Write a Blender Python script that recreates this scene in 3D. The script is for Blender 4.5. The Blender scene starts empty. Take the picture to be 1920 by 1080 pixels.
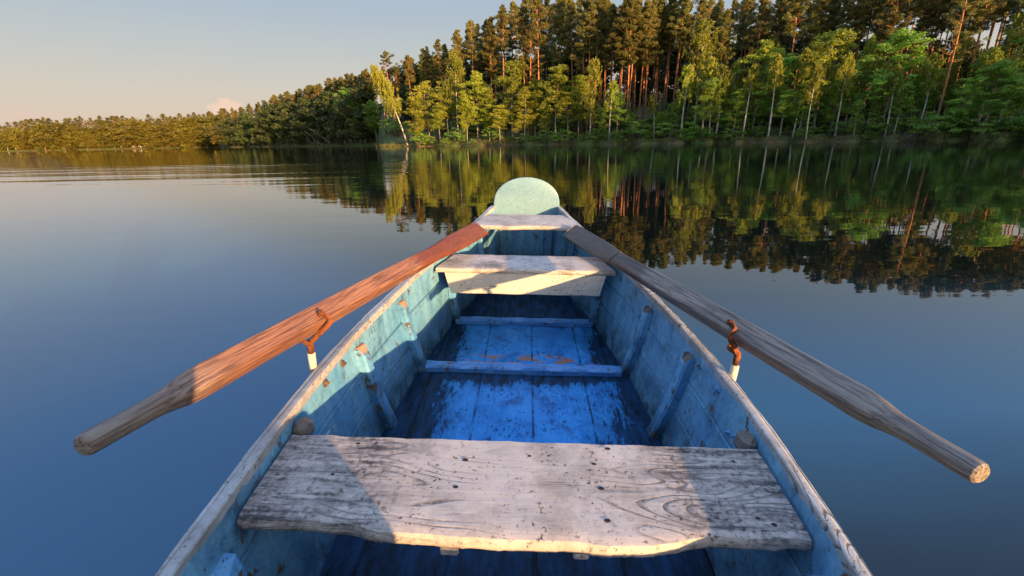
import bpy, math, random
import numpy as np
from mathutils import Vector, Matrix
random.seed(7); RNG = np.random.default_rng(7)
S = bpy.context.scene
COL = S.collection
R = math.radians

# ---------------------------------------------------------------- camera, sky, sun, exposure
F = 853.0                                   # focal length in pixels of a 1920 wide frame
CAM_H = 1.04                                # camera above the water
def cam_axes(pitch, roll, yaw):
    p, r, y = R(pitch), R(roll), R(yaw)
    fw = np.array([0, math.cos(p), -math.sin(p)]); up = np.array([0, math.sin(p), math.cos(p)]); rt = np.array([1., 0, 0])
    rt2 = rt*math.cos(r)+up*math.sin(r); up2 = up*math.cos(r)-rt*math.sin(r)
    Rz = np.array([[math.cos(y), -math.sin(y), 0], [math.sin(y), math.cos(y), 0], [0, 0, 1]])
    return np.stack([Rz@rt2, Rz@up2, Rz@fw], 1)
CW = cam_axes(18.0, -1.1, 0.0)              # camera in the world
CB = cam_axes(20.0, 0.7, 1.7)               # camera in the boat's own frame
BOAT_CAM_H = 1.10                           # camera above the boat's bottom boards
RB = CW @ CB.T
tb = np.array([0, 0, CAM_H]) - RB @ np.array([0, 0, BOAT_CAM_H])
MB_ = Matrix.Identity(4)
for i in range(3):
    for j in range(3): MB_[i][j] = RB[i, j]
    MB_[i][3] = tb[i]

cd = bpy.data.cameras.new('camera'); cam = bpy.data.objects.new('camera', cd); COL.objects.link(cam)
cd.sensor_width = 36; cd.lens = 36*F/1920; cd.clip_start = 0.02; cd.clip_end = 8000
mw = Matrix.Identity(4)
for i in range(3):
    mw[i][0], mw[i][1], mw[i][2] = CW[i, 0], CW[i, 1], -CW[i, 2]
mw[2][3] = CAM_H
cam.matrix_world = mw
S.camera = cam

LB = np.array([-.6274, .7626, -.150]); LB /= np.linalg.norm(LB)     # where the light goes, boat frame
LW = RB @ LB
SUN_EL = math.asin(-LW[2]); SUN_AZ = math.atan2(-LW[0], -LW[1])      # azimuth of the sun, clockwise from +Y
sd = bpy.data.lights.new('sun', 'SUN'); sun = bpy.data.objects.new('sun', sd); COL.objects.link(sun)
sd.energy = 5.0; sd.angle = R(0.5); sd.color = (1.0, 0.57, 0.23)
sun.rotation_euler = Vector(LW).to_track_quat('-Z', 'Y').to_euler()
sun.location = Vector(-LW*60)

W = bpy.data.worlds.new('World'); S.world = W; W.use_nodes = True
wn = W.node_tree; wn.nodes.clear()
def nn(t, typ, **kw):
    n = t.nodes.new(typ)
    for k, v in kw.items(): setattr(n, k, v)
    return n
wo = nn(wn, 'ShaderNodeOutputWorld'); bg = nn(wn, 'ShaderNodeBackground'); sky = nn(wn, 'ShaderNodeTexSky')
sky.sky_type = 'NISHITA'; sky.sun_disc = False
sky.sun_elevation = SUN_EL; sky.sun_rotation = SUN_AZ
sky.altitude = 100; sky.air_density = 1.0; sky.dust_density = 1.2; sky.ozone_density = 1.6
bg.inputs[1].default_value = 0.15
EXPO = 1.45
# clear evening sky: the Nishita sky, pulled towards the dusty peach horizon and blue seen away from the sun; unseen zenith brightened as fill light
def mth(op, a, b=0.0, c=0.0, clamp=False):
    m = nn(wn, 'ShaderNodeMath', operation=op, use_clamp=clamp)
    for k, v in enumerate((a, b, c)):
        if isinstance(v, (int, float)): m.inputs[k].default_value = v
        else: wn.links.new(v, m.inputs[k])
    return m.outputs[0]
geo = nn(wn, 'ShaderNodeTexCoord'); nrm = nn(wn, 'ShaderNodeVectorMath', operation='NORMALIZE'); wn.links.new(geo.outputs['Generated'], nrm.inputs[0])
sx = nn(wn, 'ShaderNodeSeparateXYZ'); wn.links.new(nrm.outputs[0], sx.inputs[0])
el = mth('DIVIDE', mth('ARCSINE', sx.outputs[2]), math.pi/2)
rp = nn(wn, 'ShaderNodeValToRGB'); er = rp.color_ramp.elements; k_ = 1/(2**EXPO*0.15)
SKYC = [(0, (.60, .47, .37)), (2.5, (.70, .56, .45)), (5, (.655, .58, .495)), (9, (.53, .555, .54)), (13, (.43, .505, .58)), (18, (.375, .48, .62)), (27, (.28, .455, .79)), (44, (.30, .48, .86)), (60, (1.2, 1.6, 2.4)), (90, (1.35, 1.8, 2.8))]
while len(er) < len(SKYC): er.new(.5)
for i, (e, c) in enumerate(SKYC): er[i].position = e/90; er[i].color = tuple(q*k_*.1 for q in c)+(1,)
wn.links.new(el, rp.inputs[0])
sc5 = nn(wn, 'ShaderNodeMix', data_type='RGBA', blend_type='MULTIPLY'); sc5.inputs[0].default_value = 1; wn.links.new(rp.outputs[0], sc5.inputs[6]); sc5.inputs[7].default_value = (10, 10, 10, 1)
dt = nn(wn, 'ShaderNodeVectorMath', operation='DOT_PRODUCT'); wn.links.new(nrm.outputs[0], dt.inputs[0]); dt.inputs[1].default_value = tuple(-LW)
mr = nn(wn, 'ShaderNodeMapRange'); wn.links.new(dt.outputs['Value'], mr.inputs[0]); mr.inputs[1].default_value = -.1; mr.inputs[2].default_value = .6; mr.inputs[3].default_value = .97; mr.inputs[4].default_value = .12
mx = nn(wn, 'ShaderNodeMix', data_type='RGBA'); wn.links.new(mr.outputs[0], mx.inputs[0]); wn.links.new(sky.outputs[0], mx.inputs[6]); wn.links.new(sc5.outputs[2], mx.inputs[7])
# one small sunlit cloud low over the far shore and a faint bank further left
def puff(px, py, wide, high, amt, prev, col):
    d = CW[:, 0]*(px-960)-CW[:, 1]*(py-540)+CW[:, 2]*F; d /= np.linalg.norm(d)
    sub = nn(wn, 'ShaderNodeVectorMath', operation='SUBTRACT'); wn.links.new(nrm.outputs[0], sub.inputs[0]); sub.inputs[1].default_value = tuple(d)
    r = np.array([d[1], -d[0], 0]); r /= np.linalg.norm(r)
    du = nn(wn, 'ShaderNodeVectorMath', operation='DOT_PRODUCT'); wn.links.new(sub.outputs[0], du.inputs[0]); du.inputs[1].default_value = tuple(r)
    ds = nn(wn, 'ShaderNodeSeparateXYZ'); wn.links.new(sub.outputs[0], ds.inputs[0])
    ns = nn(wn, 'ShaderNodeTexNoise'); ns.inputs['Scale'].default_value = 42; ns.inputs['Detail'].default_value = 6; wn.links.new(nrm.outputs[0], ns.inputs['Vector'])
    u = mth('POWER', mth('ABSOLUTE', mth('DIVIDE', du.outputs['Value'], wide)), 2.2); v = mth('POWER', mth('ABSOLUTE', mth('DIVIDE', ds.outputs[2], high)), 2.0)
    f = mth('SUBTRACT', mth('ADD', 1.0, mth('MULTIPLY', mth('SUBTRACT', ns.outputs['Fac'], .5), 2.6)), mth('ADD', u, v))
    sm = nn(wn, 'ShaderNodeMapRange', interpolation_type='SMOOTHSTEP'); wn.links.new(f, sm.inputs[0]); sm.inputs[1].default_value = 0; sm.inputs[2].default_value = .7; sm.inputs[4].default_value = amt
    m = nn(wn, 'ShaderNodeMix', data_type='RGBA'); wn.links.new(sm.outputs[0], m.inputs[0]); wn.links.new(prev, m.inputs[6]); m.inputs[7].default_value = tuple(q*k_ for q in col)+(1,)
    return m.outputs[2]
skyc = puff(425, 205, .030, .018, .9, mx.outputs[2], (.92, .66, .50))
skyc = puff(20, 220, .10, .008, .35, skyc, (.80, .60, .50))
wn.links.new(skyc, bg.inputs[0]); wn.links.new(bg.outputs[0], wo.inputs[0])
S.view_settings.view_transform = 'Standard'; S.view_settings.look = 'None'
S.view_settings.exposure = EXPO; S.view_settings.gamma = 1
S.cycles.max_bounces = 8; S.cycles.diffuse_bounces = 3; S.cycles.transparent_max_bounces = 8
S.cycles.use_denoising = True
try: S.cycles.denoiser = 'OPENIMAGEDENOISE'
except Exception: pass
S.cycles.sample_clamp_indirect = 6

# ---------------------------------------------------------------- object helpers
def tag(o, label=None, cat=None, group=None, kind=None):
    if label: o['label'] = label
    if cat: o['category'] = cat
    if group: o['group'] = group
    if kind: o['kind'] = kind
    return o
def empty(name, M=None, parent=None):
    o = bpy.data.objects.new(name, None); COL.objects.link(o); o.empty_display_size = .2
    if M is not None: o.matrix_world = M
    return o
def link(name, me, parent=None, mats=()):
    for m in mats: me.materials.append(m)
    o = bpy.data.objects.new(name, me); COL.objects.link(o)
    if parent is not None: o.parent = parent
    return o
def smooth(me, on=True):
    me.polygons.foreach_set('use_smooth', [on]*len(me.polygons)); me.update()

class MB:
    """collects verts and faces of one mesh"""
    def __init__(s): s.v = []; s.f = []; s.m = []
    def add(s, verts, faces, mat=0):
        b = len(s.v); s.v += [tuple(map(float, p)) for p in verts]
        s.f += [tuple(b+i for i in f) for f in faces]; s.m += [mat]*len(faces)
    def box(s, c, size, rot=None, mat=0, bev=0.0):
        hx, hy, hz = [q/2 for q in size]; b = min(bev, hx*.9, hy*.9, hz*.9)
        if b <= 0:
            vs = [(x, y, z) for x in (-hx, hx) for y in (-hy, hy) for z in (-hz, hz)]
            fs = [(0, 1, 3, 2), (4, 6, 7, 5), (0, 4, 5, 1), (2, 3, 7, 6), (0, 2, 6, 4), (1, 5, 7, 3)]
        else:                                                   # chamfered box as a lofted stack
            def ring(ix, iy, z): 
                return [(-hx+ix+b, -hy+iy, z), (hx-ix-b, -hy+iy, z), (hx-ix, -hy+iy+b, z), (hx-ix, hy-iy-b, z), (hx-ix-b, hy-iy, z), (-hx+ix+b, hy-iy, z), (-hx+ix, hy-iy-b, z), (-hx+ix, -hy+iy+b, z)]
            rings = [ring(b*.7, b*.7, -hz), ring(0, 0, -hz+b), ring(0, 0, hz-b), ring(b*.7, b*.7, hz)]
            vs = sum(rings, []); fs = []
            for k in range(3):
                for i in range(8): j = (i+1) % 8; fs.append((k*8+i, k*8+j, k*8+8+j, k*8+8+i))
            fs.append(tuple(range(7, -1, -1))); fs.append(tuple(range(24, 32)))
        if rot is None: rot = Matrix.Identity(3)
        s.add([Vector(c)+rot @ Vector(p) for p in vs], fs, mat)
    def loft(s, rings, mat=0, cap=True, closed=True):
        n = len(rings[0]); vs = [p for r in rings for p in r]; fs = []
        for k in range(len(rings)-1):
            for i in range(n if closed else n-1):
                j = (i+1) % n; fs.append((k*n+i, k*n+j, (k+1)*n+j, (k+1)*n+i))
        if cap:
            fs.append(tuple(range(n-1, -1, -1))); fs.append(tuple((len(rings)-1)*n+i for i in range(n)))
        s.add(vs, fs, mat)
    def tube(s, pts, rad, n=8, mat=0, flat=1.0, up=(0, 0, 1)):
        pts = [Vector(p) for p in pts]; rings = []
        for k, p in enumerate(pts):
            d = (pts[min(k+1, len(pts)-1)]-pts[max(k-1, 0)]).normalized()
            a = d.cross(Vector(up))
            if a.length < 1e-4: a = d.cross(Vector((1, 0, 0)))
            a.normalize(); b = a.cross(d).normalized(); r = rad[k] if hasattr(rad, '__len__') else rad
            rings.append([p+a*math.cos(2*math.pi*i/n)*r+b*math.sin(2*math.pi*i/n)*r*flat for i in range(n)])
        s.loft(rings, mat)
    def build(s, name, mats, parent=None, sm=False, M=None):
        me = bpy.data.meshes.new(name); me.from_pydata(s.v, [], s.f)
        if not isinstance(mats, (list, tuple)): mats = [mats]
        for m in mats: me.materials.append(m)
        me.polygons.foreach_set('material_index', s.m)
        if sm: me.polygons.foreach_set('use_smooth', [True]*len(me.polygons))
        me.update()
        o = bpy.data.objects.new(name, me); COL.objects.link(o)
        if parent is not None: o.parent = parent
        if M is not None: o.matrix_basis = M
        return o
def autosmooth(o, ang=35):
    try:
        me = o.data; me.polygons.foreach_set('use_smooth', [True]*len(me.polygons)); me.set_sharp_from_angle(angle=R(ang))
    except Exception: pass
    return o

# ---------------------------------------------------------------- material helpers
class NT:
    def __init__(s, name):
        s.m = bpy.data.materials.new(name); s.m.use_nodes = True; s.t = s.m.node_tree; s.t.nodes.clear()
        s.out = s.n('ShaderNodeOutputMaterial')
        s.tc = None
    def n(s, typ, **kw): return nn(s.t, typ, **kw)
    def l(s, a, b): s.t.links.new(a, b)
    def val(s, sock, v):
        if isinstance(v, (int, float)): sock.default_value = v
        elif isinstance(v, tuple): sock.default_value = v if len(v) == len(sock.default_value) else v+(1,)
        else: s.l(v, sock)
    def co(s, scale=(1, 1, 1), rot=(0, 0, 0), loc=(0, 0, 0), which='Object'):
        if s.tc is None: s.tc = s.n('ShaderNodeTexCoord')
        m = s.n('ShaderNodeMapping'); m.inputs['Scale'].default_value = scale; m.inputs['Rotation'].default_value = rot; m.inputs['Location'].default_value = loc
        s.l(s.tc.outputs[which], m.inputs[0]); return m.outputs[0]
    def noise(s, co, scale, detail=4, rough=.6, dist=0.0, out='Fac'):
        n = s.n('ShaderNodeTexNoise'); n.inputs['Scale'].default_value = scale; n.inputs['Detail'].default_value = detail
        n.inputs['Roughness'].default_value = rough; n.inputs['Distortion'].default_value = dist; s.l(co, n.inputs['Vector']); return n.outputs[out]
    def ramp(s, fac, stops, interp='LINEAR'):
        r = s.n('ShaderNodeValToRGB'); r.color_ramp.interpolation = interp; e = r.color_ramp.elements
        while len(e) < len(stops): e.new(.5)
        for k, (p, c) in enumerate(stops):
            e[k].position = p; e[k].color = (c, c, c, 1) if isinstance(c, (int, float)) else tuple(c)+(1,)
        s.l(fac, r.inputs[0]); return r.outputs[0]
    def mix(s, fac, a, b, mode='MIX'):
        m = s.n('ShaderNodeMix', data_type='RGBA', blend_type=mode)
        s.val(m.inputs[0], fac); s.val(m.inputs[6], a); s.val(m.inputs[7], b); return m.outputs[2]
    def math(s, op, a, b=0.0, c=0.0, clamp=False):
        m = s.n('ShaderNodeMath', operation=op, use_clamp=clamp)
        s.val(m.inputs[0], a); s.val(m.inputs[1], b); s.val(m.inputs[2], c); return m.outputs[0]
    def sep(s, co):
        x = s.n('ShaderNodeSeparateXYZ'); s.l(co, x.inputs[0]); return x.outputs
    def band(s, v, lo, hi, soft):           # 1 between lo and hi
        a = s.n('ShaderNodeMapRange', interpolation_type='SMOOTHSTEP'); s.val(a.inputs[0], v); a.inputs[1].default_value = lo-soft; a.inputs[2].default_value = lo+soft
        b = s.n('ShaderNodeMapRange', interpolation_type='SMOOTHSTEP'); s.val(b.inputs[0], v); b.inputs[1].default_value = hi-soft; b.inputs[2].default_value = hi+soft
        return s.math('SUBTRACT', a.outputs[0], b.outputs[0], clamp=True)
    def wave(s, co, scale, dist=3, dscale=1.2, detail=2, typ='BANDS', dirn='Y'):
        w = s.n('ShaderNodeTexWave', wave_type=typ)
        if typ == 'BANDS': w.bands_direction = dirn
        else: w.rings_direction = dirn
        w.inputs['Scale'].default_value = scale; w.inputs['Distortion'].default_value = dist; w.inputs['Detail'].default_value = detail; w.inputs['Detail Scale'].default_value = dscale
        s.l(co, w.inputs[0]); return w.outputs['Fac']
    def bump(s, h, strength=.5, dist=.01, prev=None):
        b = s.n('ShaderNodeBump'); b.inputs['Strength'].default_value = strength; b.inputs['Distance'].default_value = dist; s.l(h, b.inputs['Height'])
        if prev is not None: s.l(prev, b.inputs['Normal'])
        return b.outputs[0]
    def bsdf(s, col, rough=.6, normal=None, spec=.5, metal=0.0, **kw):
        b = s.n('ShaderNodeBsdfPrincipled'); s.val(b.inputs['Base Color'], col); s.val(b.inputs['Roughness'], rough); s.val(b.inputs['Metallic'], metal)
        b.inputs['Specular IOR Level'].default_value = spec
        if normal is not None: s.l(normal, b.inputs['Normal'])
        for k, v in kw.items(): s.val(b.inputs[k], v)
        return b
    def done(s, sh): s.l(sh if not hasattr(sh, 'outputs') else sh.outputs[0], s.out.inputs[0]); return s.m

# ---------------------------------------------------------------- materials
def streak_paint(name, c1, c2, grime=(.012, .018, .02), gscale=5.0, gthr=.58, streak=(9, 9, 1.5), rough=.5, wood=(.10, .075, .055), wthr=.74, foot=None, specks=.8):
    t = NT(name); co = t.co()
    n1 = t.noise(t.co(streak), 2.2, 5, .6)
    col = t.mix(t.ramp(n1, [(.32, 0), (.68, 1)]), c1, c2)
    fine = t.noise(co, 60, 5, .75)
    col = t.mix(t.math('MULTIPLY', t.ramp(fine, [(.35, 1), (.55, 0)]), .35), col, tuple(q*.45 for q in c1))
    big = t.noise(co, gscale, 6, .68, .3)
    g = t.ramp(big, [(gthr-.06, 0), (gthr+.16, 1)])
    g = t.math('MULTIPLY', g, t.ramp(t.noise(co, 34, 5, .7), [(.36, .25), (.6, 1)]))
    if foot:                                                # dirt line along the bottom boards
        z = t.sep(co)[2]
        fz = t.n('ShaderNodeMapRange'); t.l(z, fz.inputs[0]); fz.inputs[1].default_value = foot[0]; fz.inputs[2].default_value = foot[1]; fz.inputs[3].default_value = 1; fz.inputs[4].default_value = 0
        fl = t.math('MULTIPLY', fz.outputs[0], t.ramp(t.noise(co, 14, 5, .7), [(.3, .2), (.6, 1)]))
        g = t.math('MAXIMUM', g, fl)
    col = t.mix(g, col, grime)
    ch = t.noise(t.co((1, 1, .6)), 21, 6, .72, .5)
    chip = t.ramp(ch, [(wthr-.1, 0), (wthr-.085, 1)])
    col = t.mix(chip, col, wood)
    sp = t.ramp(t.noise(co, 95, 3, .6), [(.27, 1), (.31, 0)])
    col = t.mix(t.math('MULTIPLY', sp, specks), col, (.02, .022, .025))
    h = t.math('ADD', t.math('MULTIPLY', fine, .35), t.math('ADD', t.math('MULTIPLY', chip, -.6), t.math('MULTIPLY', n1, .5)))
    t.done(t.bsdf(col, t.mix(g, (rough,)*3, (.35,)*3), t.bump(h, .6, .004), .4)); return t.m

def white_wood(name, paint=(.52, .465, .435), bare=(.25, .215, .195), dark=(.035, .03, .03), axis=0, grain_amt=1.0, seed=0.0, smoothmid=True):
    """worn white paint over grain that runs along one axis of the boat"""
    t = NT(name)
    st = [5.0, 5.0, 5.0]; st[axis] = 1.15; fs = [70, 70, 70]; fs[axis] = 5
    co = t.co(tuple(st), loc=(seed, seed*.7, 0)); o = t.co()
    f0 = t.noise(co, 1.25, 1.6, .45, .25)
    ring = t.math('FRACT', t.math('MULTIPLY', f0, 30))
    line = t.ramp(ring, [(0, 1), (.1, .75), (.28, 0), (.92, 0), (1, .8)])
    where = t.ramp(t.noise(t.co(loc=(seed, 3.1, seed)), 4.2, 4, .6), [(.47, 0), (.60, 1)])
    if smoothmid:
        x = t.sep(o)[0]
        mid = t.band(x, -.10, .17, .05)
        where = t.math('MULTIPLY', where, t.math('SUBTRACT', 1, t.math('MULTIPLY', mid, .8)))
    fib = t.noise(t.co(tuple(fs)), 1.0, 5, .7)
    speck = t.noise(o, 85, 4, .7)
    lines = t.math('MULTIPLY', t.math('MULTIPLY', line, where), t.ramp(t.math('MULTIPLY', t.math('ADD', fib, speck), .5), [(.40, .0), (.54, 1)]))
    col = t.mix(t.ramp(t.noise(o, 7, 4, .6), [(.3, 0), (.7, 1)]), paint, tuple(q*.82 for q in paint))
    worn = t.ramp(t.noise(t.co(tuple(1.0+0*q for q in st), loc=(seed, 0, 0)), 5.5, 7, .75), [(.46, 0), (.62, 1)])
    col = t.mix(t.math('MULTIPLY', worn, .75*grain_amt), col, bare)
    col = t.mix(t.math('MULTIPLY', lines, .92*grain_amt), col, dark)
    if smoothmid:                                           # paint rubbed off and blackened towards both ends
        ends = t.math('MULTIPLY', t.math('SUBTRACT', 1, t.band(x, -.27, .30, .09)), t.ramp(t.noise(t.co((2.2, 9, 9), loc=(seed, 1, 0)), 3.2, 7, .78), [(.34, .15), (.56, 1)]))
        ends = t.math('MULTIPLY', ends, t.ramp(t.math('ADD', t.math('MULTIPLY', fib, .6), t.math('MULTIPLY', speck, .4)), [(.44, 1), (.60, .12)]))
        col = t.mix(ends, col, (.045, .042, .045))
    fl = t.ramp(fib, [(.30, 1), (.42, 0)])
    col = t.mix(t.math('MULTIPLY', fl, t.math('ADD', t.math('MULTIPLY', worn, .75), .12)), col, dark)
    sp = t.math('MULTIPLY', t.ramp(speck, [(.36, 1), (.42, 0)]), t.ramp(t.noise(o, 9, 4, .6), [(.42, .1), (.6, 1)]))
    col = t.mix(sp, col, dark)
    h = t.math('ADD', t.math('MULTIPLY', lines, -.8), t.math('ADD', t.math('MULTIPLY', fib, .6), t.math('MULTIPLY', sp, -.6)))
    t.done(t.bsdf(col, .62, t.bump(h, .55, .003), .3)); return t.m

def oar_wood(name, c1, c2, dark, blade, x0, grey=None):
    """grain runs along local X; the blade past x0 keeps its darker varnish"""
    t = NT(name); o = t.co(); x = t.sep(o)[0]
    f0 = t.noise(t.co((1.1, 14, 14)), 1.0, 1.5, .4, .1)
    ring = t.math('FRACT', t.math('MULTIPLY', f0, 17))
    line = t.ramp(ring, [(0, 1), (.12, .7), (.5, 0), (.92, 0), (1, .9)])
    fib = t.noise(t.co((5, 170, 170)), 1.0, 5, .75)
    pat = t.noise(t.co((2, 9, 9)), 1.6, 5, .6)
    col = t.mix(t.ramp(pat, [(.3, 0), (.7, 1)]), c1, c2)
    if grey is not None:
        m = t.n('ShaderNodeMapRange', interpolation_type='SMOOTHSTEP'); t.l(t.math('ADD', x, t.math('MULTIPLY', t.noise(o, 12, 3), .1)), m.inputs[0]); m.inputs[1].default_value = .16; m.inputs[2].default_value = .40; m.inputs[3].default_value = 1; m.inputs[4].default_value = 0
        col = t.mix(m.outputs[0], col, grey)
    b = t.n('ShaderNodeMapRange', interpolation_type='SMOOTHSTEP'); t.l(t.math('ADD', x, t.math('MULTIPLY', t.noise(o, 25, 4, .7), .12)), b.inputs[0]); b.inputs[1].default_value = x0-.02; b.inputs[2].default_value = x0+.1
    col = t.mix(b.outputs[0], col, blade)
    col = t.mix(t.math('MULTIPLY', line, .42), col, dark)
    col = t.mix(t.math('MULTIPLY', t.ramp(fib, [(.40, 1), (.55, 0)]), .85), col, dark)
    h = t.math('ADD', t.math('MULTIPLY', line, -.4), fib)
    t.done(t.bsdf(col, .55, t.bump(h, .6, .003), .35)); return t.m

def rust(name, a=(.33, .10, .035), b=(.09, .035, .02)):
    t = NT(name); o = t.co()
    n = t.noise(o, 45, 6, .7); col = t.mix(t.ramp(n, [(.38, 0), (.62, 1)]), a, b)
    t.done(t.bsdf(col, .85, t.bump(t.noise(o, 160, 4, .7), .7, .002), .2)); return t.m

def floor_mat():
    t = NT('floor paint'); o = t.co(); X, Y, Z = t.sep(o)
    blue = t.mix(t.ramp(t.noise(t.co((3, 1, 1)), 3.0, 5, .65), [(.3, 0), (.7, 1)]), (.016, .15, .46), (.045, .29, .70))
    dirt = t.mix(t.ramp(t.noise(t.co((5, 1.2, 1)), 6, 6, .7), [(.35, 0), (.7, 1)]), (.004, .010, .016), (.009, .052, .14))
    dirt = t.mix(t.ramp(t.noise(t.co((7, 1, 1), loc=(4, 2, 0)), 5, 6, .75), [(.60, 0), (.72, .7)]), dirt, (.045, .033, .024))
    # where paint survives: a patch in each bay, ragged edges
    ax = t.math('ABSOLUTE', t.math('ADD', X, -.02))
    e = t.math('ADD', t.math('MULTIPLY', t.noise(t.co((2.0, .62, 1)), 4.2, 8, .76, .35), .70), t.math('MULTIPLY', t.noise(t.co((2.4, .45, 1)), 38, 4, .7), .30))
    def patch(y0, y1, hw, sx):
        m1 = t.math('DIVIDE', t.math('ADD', ax, 0), hw)
        m2 = t.math('DIVIDE', t.math('ABSOLUTE', t.math('ADD', Y, -(y0+y1)/2)), (y1-y0)/2)
        r = t.math('MAXIMUM', t.math('POWER', m1, 2.4), t.math('POWER', m2, 3.0))
        return t.math('SUBTRACT', 1.0, r)
    p = t.math('MAXIMUM', patch(1.87, 2.42, .36, 0), t.math('SUBTRACT', patch(1.12, 1.80, .40, 0), .12))
    v = t.math('ADD', p, t.math('MULTIPLY', t.math('SUBTRACT', e, .5), 3.6))
    mask = t.ramp(v, [(.02, 0), (.18, .65), (.6, 1)])
    chips = t.ramp(t.noise(t.co((1.5, .7, 1), loc=(1, 8, 0)), 48, 5, .75), [(.36, 0), (.44, 1)])
    mask = t.math('MULTIPLY', mask, t.math('MAXIMUM', chips, t.ramp(t.noise(o, 6, 3), [(.4, 0), (.55, 1)])))
    stain = t.ramp(t.noise(t.co((1, 1, 1), loc=(9, 1, 0)), 7, 6, .75), [(.5, 0), (.66, .85)])
    col = t.mix(mask, dirt, t.mix(t.math('MULTIPLY', stain, .8), blue, (.012, .05, .17)))
    # flaked spots down to brown wood, mostly in front of the middle floor beam
    sp = t.ramp(t.noise(t.co((1, 1.6, 1), loc=(2, 5, 0)), 16, 5, .65), [(.655, 0), (.675, 1)])
    col = t.mix(sp, col, (.015, .02, .03))
    rb = t.math('MULTIPLY', t.band(Y, 1.875, 2.03, .04), t.band(X, -.25, .30, .1))
    rs = t.math('MULTIPLY', rb, t.ramp(t.noise(t.co((1, 2.4, 1), loc=(6.3, 0, 0)), 11, 5, .6), [(.52, 0), (.545, 1)]))
    col = t.mix(rs, col, t.mix(t.noise(o, 50, 4), (.22, .075, .03), (.30, .19, .12)))
    sc = t.ramp(t.noise(t.co((60, 4, 1)), 1, 5, .7), [(.63, 0), (.72, .55)])
    col = t.mix(t.math('MULTIPLY', sc, mask), col, (.18, .34, .72))
    # seams between the bottom boards
    fx = t.math('ABSOLUTE', t.math('SUBTRACT', t.math('FRACT', t.math('ADD', t.math('DIVIDE', X, .235), .31)), .5))
    seam = t.ramp(fx, [(0, 1), (.012, 1), (.02, 0)])
    col = t.mix(t.math('MULTIPLY', t.math('MULTIPLY', seam, .8), t.ramp(t.noise(t.co((1, 3, 1)), 4, 3), [(.42, .1), (.58, 1)])), col, (.008, .01, .012))
    h = t.math('ADD', t.math('MULTIPLY', mask, .8), t.math('ADD', t.math('MULTIPLY', t.noise(o, 40, 5, .7), .7), t.math('MULTIPLY', seam, -1.5)))
    t.done(t.bsdf(col, t.mix(mask, (.55,)*3, (.33,)*3), t.bump(h, .7, .004), .10)); return t.m

M_wall = streak_paint('blue side paint', (.085, .265, .49), (.175, .39, .56), grime=(.012, .035, .050), foot=(.01, .22), gscale=5.2, gthr=.535, wthr=.715)
M_rib = streak_paint('blue rib paint', (.075, .26, .52), (.16, .38, .60), foot=(.02, .14), gscale=7, gthr=.56, wthr=.68)
M_beam = streak_paint('blue beam paint', (.04, .18, .50), (.10, .30, .62), streak=(1.5, 9, 9), gscale=9, gthr=.60, wthr=.69)
M_floor = floor_mat()
M_thwart = white_wood('worn white thwart', seed=2.0)
M_thwart2 = white_wood('worn white middle thwart', bare=(.17, .15, .14), seed=7.3, smoothmid=False, grain_amt=1.15)
M_seat = white_wood('worn white stern seat', seed=4.1, smoothmid=False)
M_riser = white_wood('cream riser paint', paint=(.56, .52, .47), bare=(.42, .38, .34), seed=1.3, grain_amt=.35, smoothmid=False)
M_rail = white_wood('flaking white rail paint', paint=(.42, .43, .45), bare=(.20, .19, .185), axis=1, seed=5.2, grain_amt=1.0, smoothmid=False)
M_board = streak_paint('pale green board paint', (.145, .285, .385), (.170, .315, .405), grime=(.10, .17, .19), gthr=.66, wthr=.83, wood=(.3, .3, .26), rough=.45, specks=.25)
M_hull = streak_paint('outer hull paint', (.09, .25, .42), (.14, .33, .48))
M_raw = white_wood('raw end grain', paint=(.42, .24, .17), bare=(.30, .17, .11), seed=3.0, smoothmid=False, grain_amt=.6)
M_block = white_wood('grimy grey block', paint=(.16, .145, .135), bare=(.09, .08, .075), seed=6.0, smoothmid=False)
M_oarL = oar_wood('reddish oar wood', (.38, .185, .105), (.26, .115, .065), (.07, .03, .02), (.20, .052, .022), 1.27, grey=(.24, .195, .16))
M_oarR = oar_wood('grey oar wood', (.215, .175, .15), (.30, .25, .215), (.05, .042, .038), (.12, .085, .068), 1.20)
M_rust = rust('rusty iron', (.24, .075, .03), (.07, .03, .018)); M_rust2 = rust('dull rusty bolt', (.16, .11, .07), (.06, .05, .045))
M_white = white_wood('chipped white iron paint', paint=(.62, .58, .52), bare=(.35, .2, .12), axis=2, seed=8.0, smoothmid=False, grain_amt=.5)
M_seam = NT('dirty seam'); M_seam = M_seam.done(M_seam.bsdf((.012, .022, .030), .7, spec=.1))
M_dark = NT('dark hole'); M_dark = M_dark.done(M_dark.bsdf((.012, .010, .010), .8))

# ---------------------------------------------------------------- rowing boat (built in its own frame: x right, y towards the far end, z up from the bottom boards)
_gy = np.array([-1.45, -1.2, -.8, -.4, 0, .3, .55, .76, .94, 1.1, 1.3, 1.45, 1.65, 1.85, 2.1, 2.5, 3.0, 3.3, 3.42])
_gx = np.array([.03, .2, .36, .46, .528, .552, .566, .582, .592, .596, .592, .584, .562, .535, .496, .408, .300, .240, .218])
_by = np.array([-1.45, -1.0, -.5, .0, .5, 1.0, 1.45, 1.87, 2.45, 3.0, 3.42]); _bx = np.array([.02, .2, .36, .45, .495, .52, .52, .488, .405, .265, .185])
def _sm(y, ys, xs): return float(sum(np.interp(y+o, ys, xs)*w for o, w in ((-.14, .15), (-.07, .2), (0, .3), (.07, .2), (.14, .15))))
def g(y): return _sm(y, _gy, _gx)
def bw(y): return _sm(y, _by, _bx)
def zg(y):
    a = max(0, min(1, (y-1.2)/2.1)); c = max(0, (.35-y)/1.8)
    return .40+.12*a**1.5+.33*c**1.1
def zf(y): return .03*max(0, (y-2.4))
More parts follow.
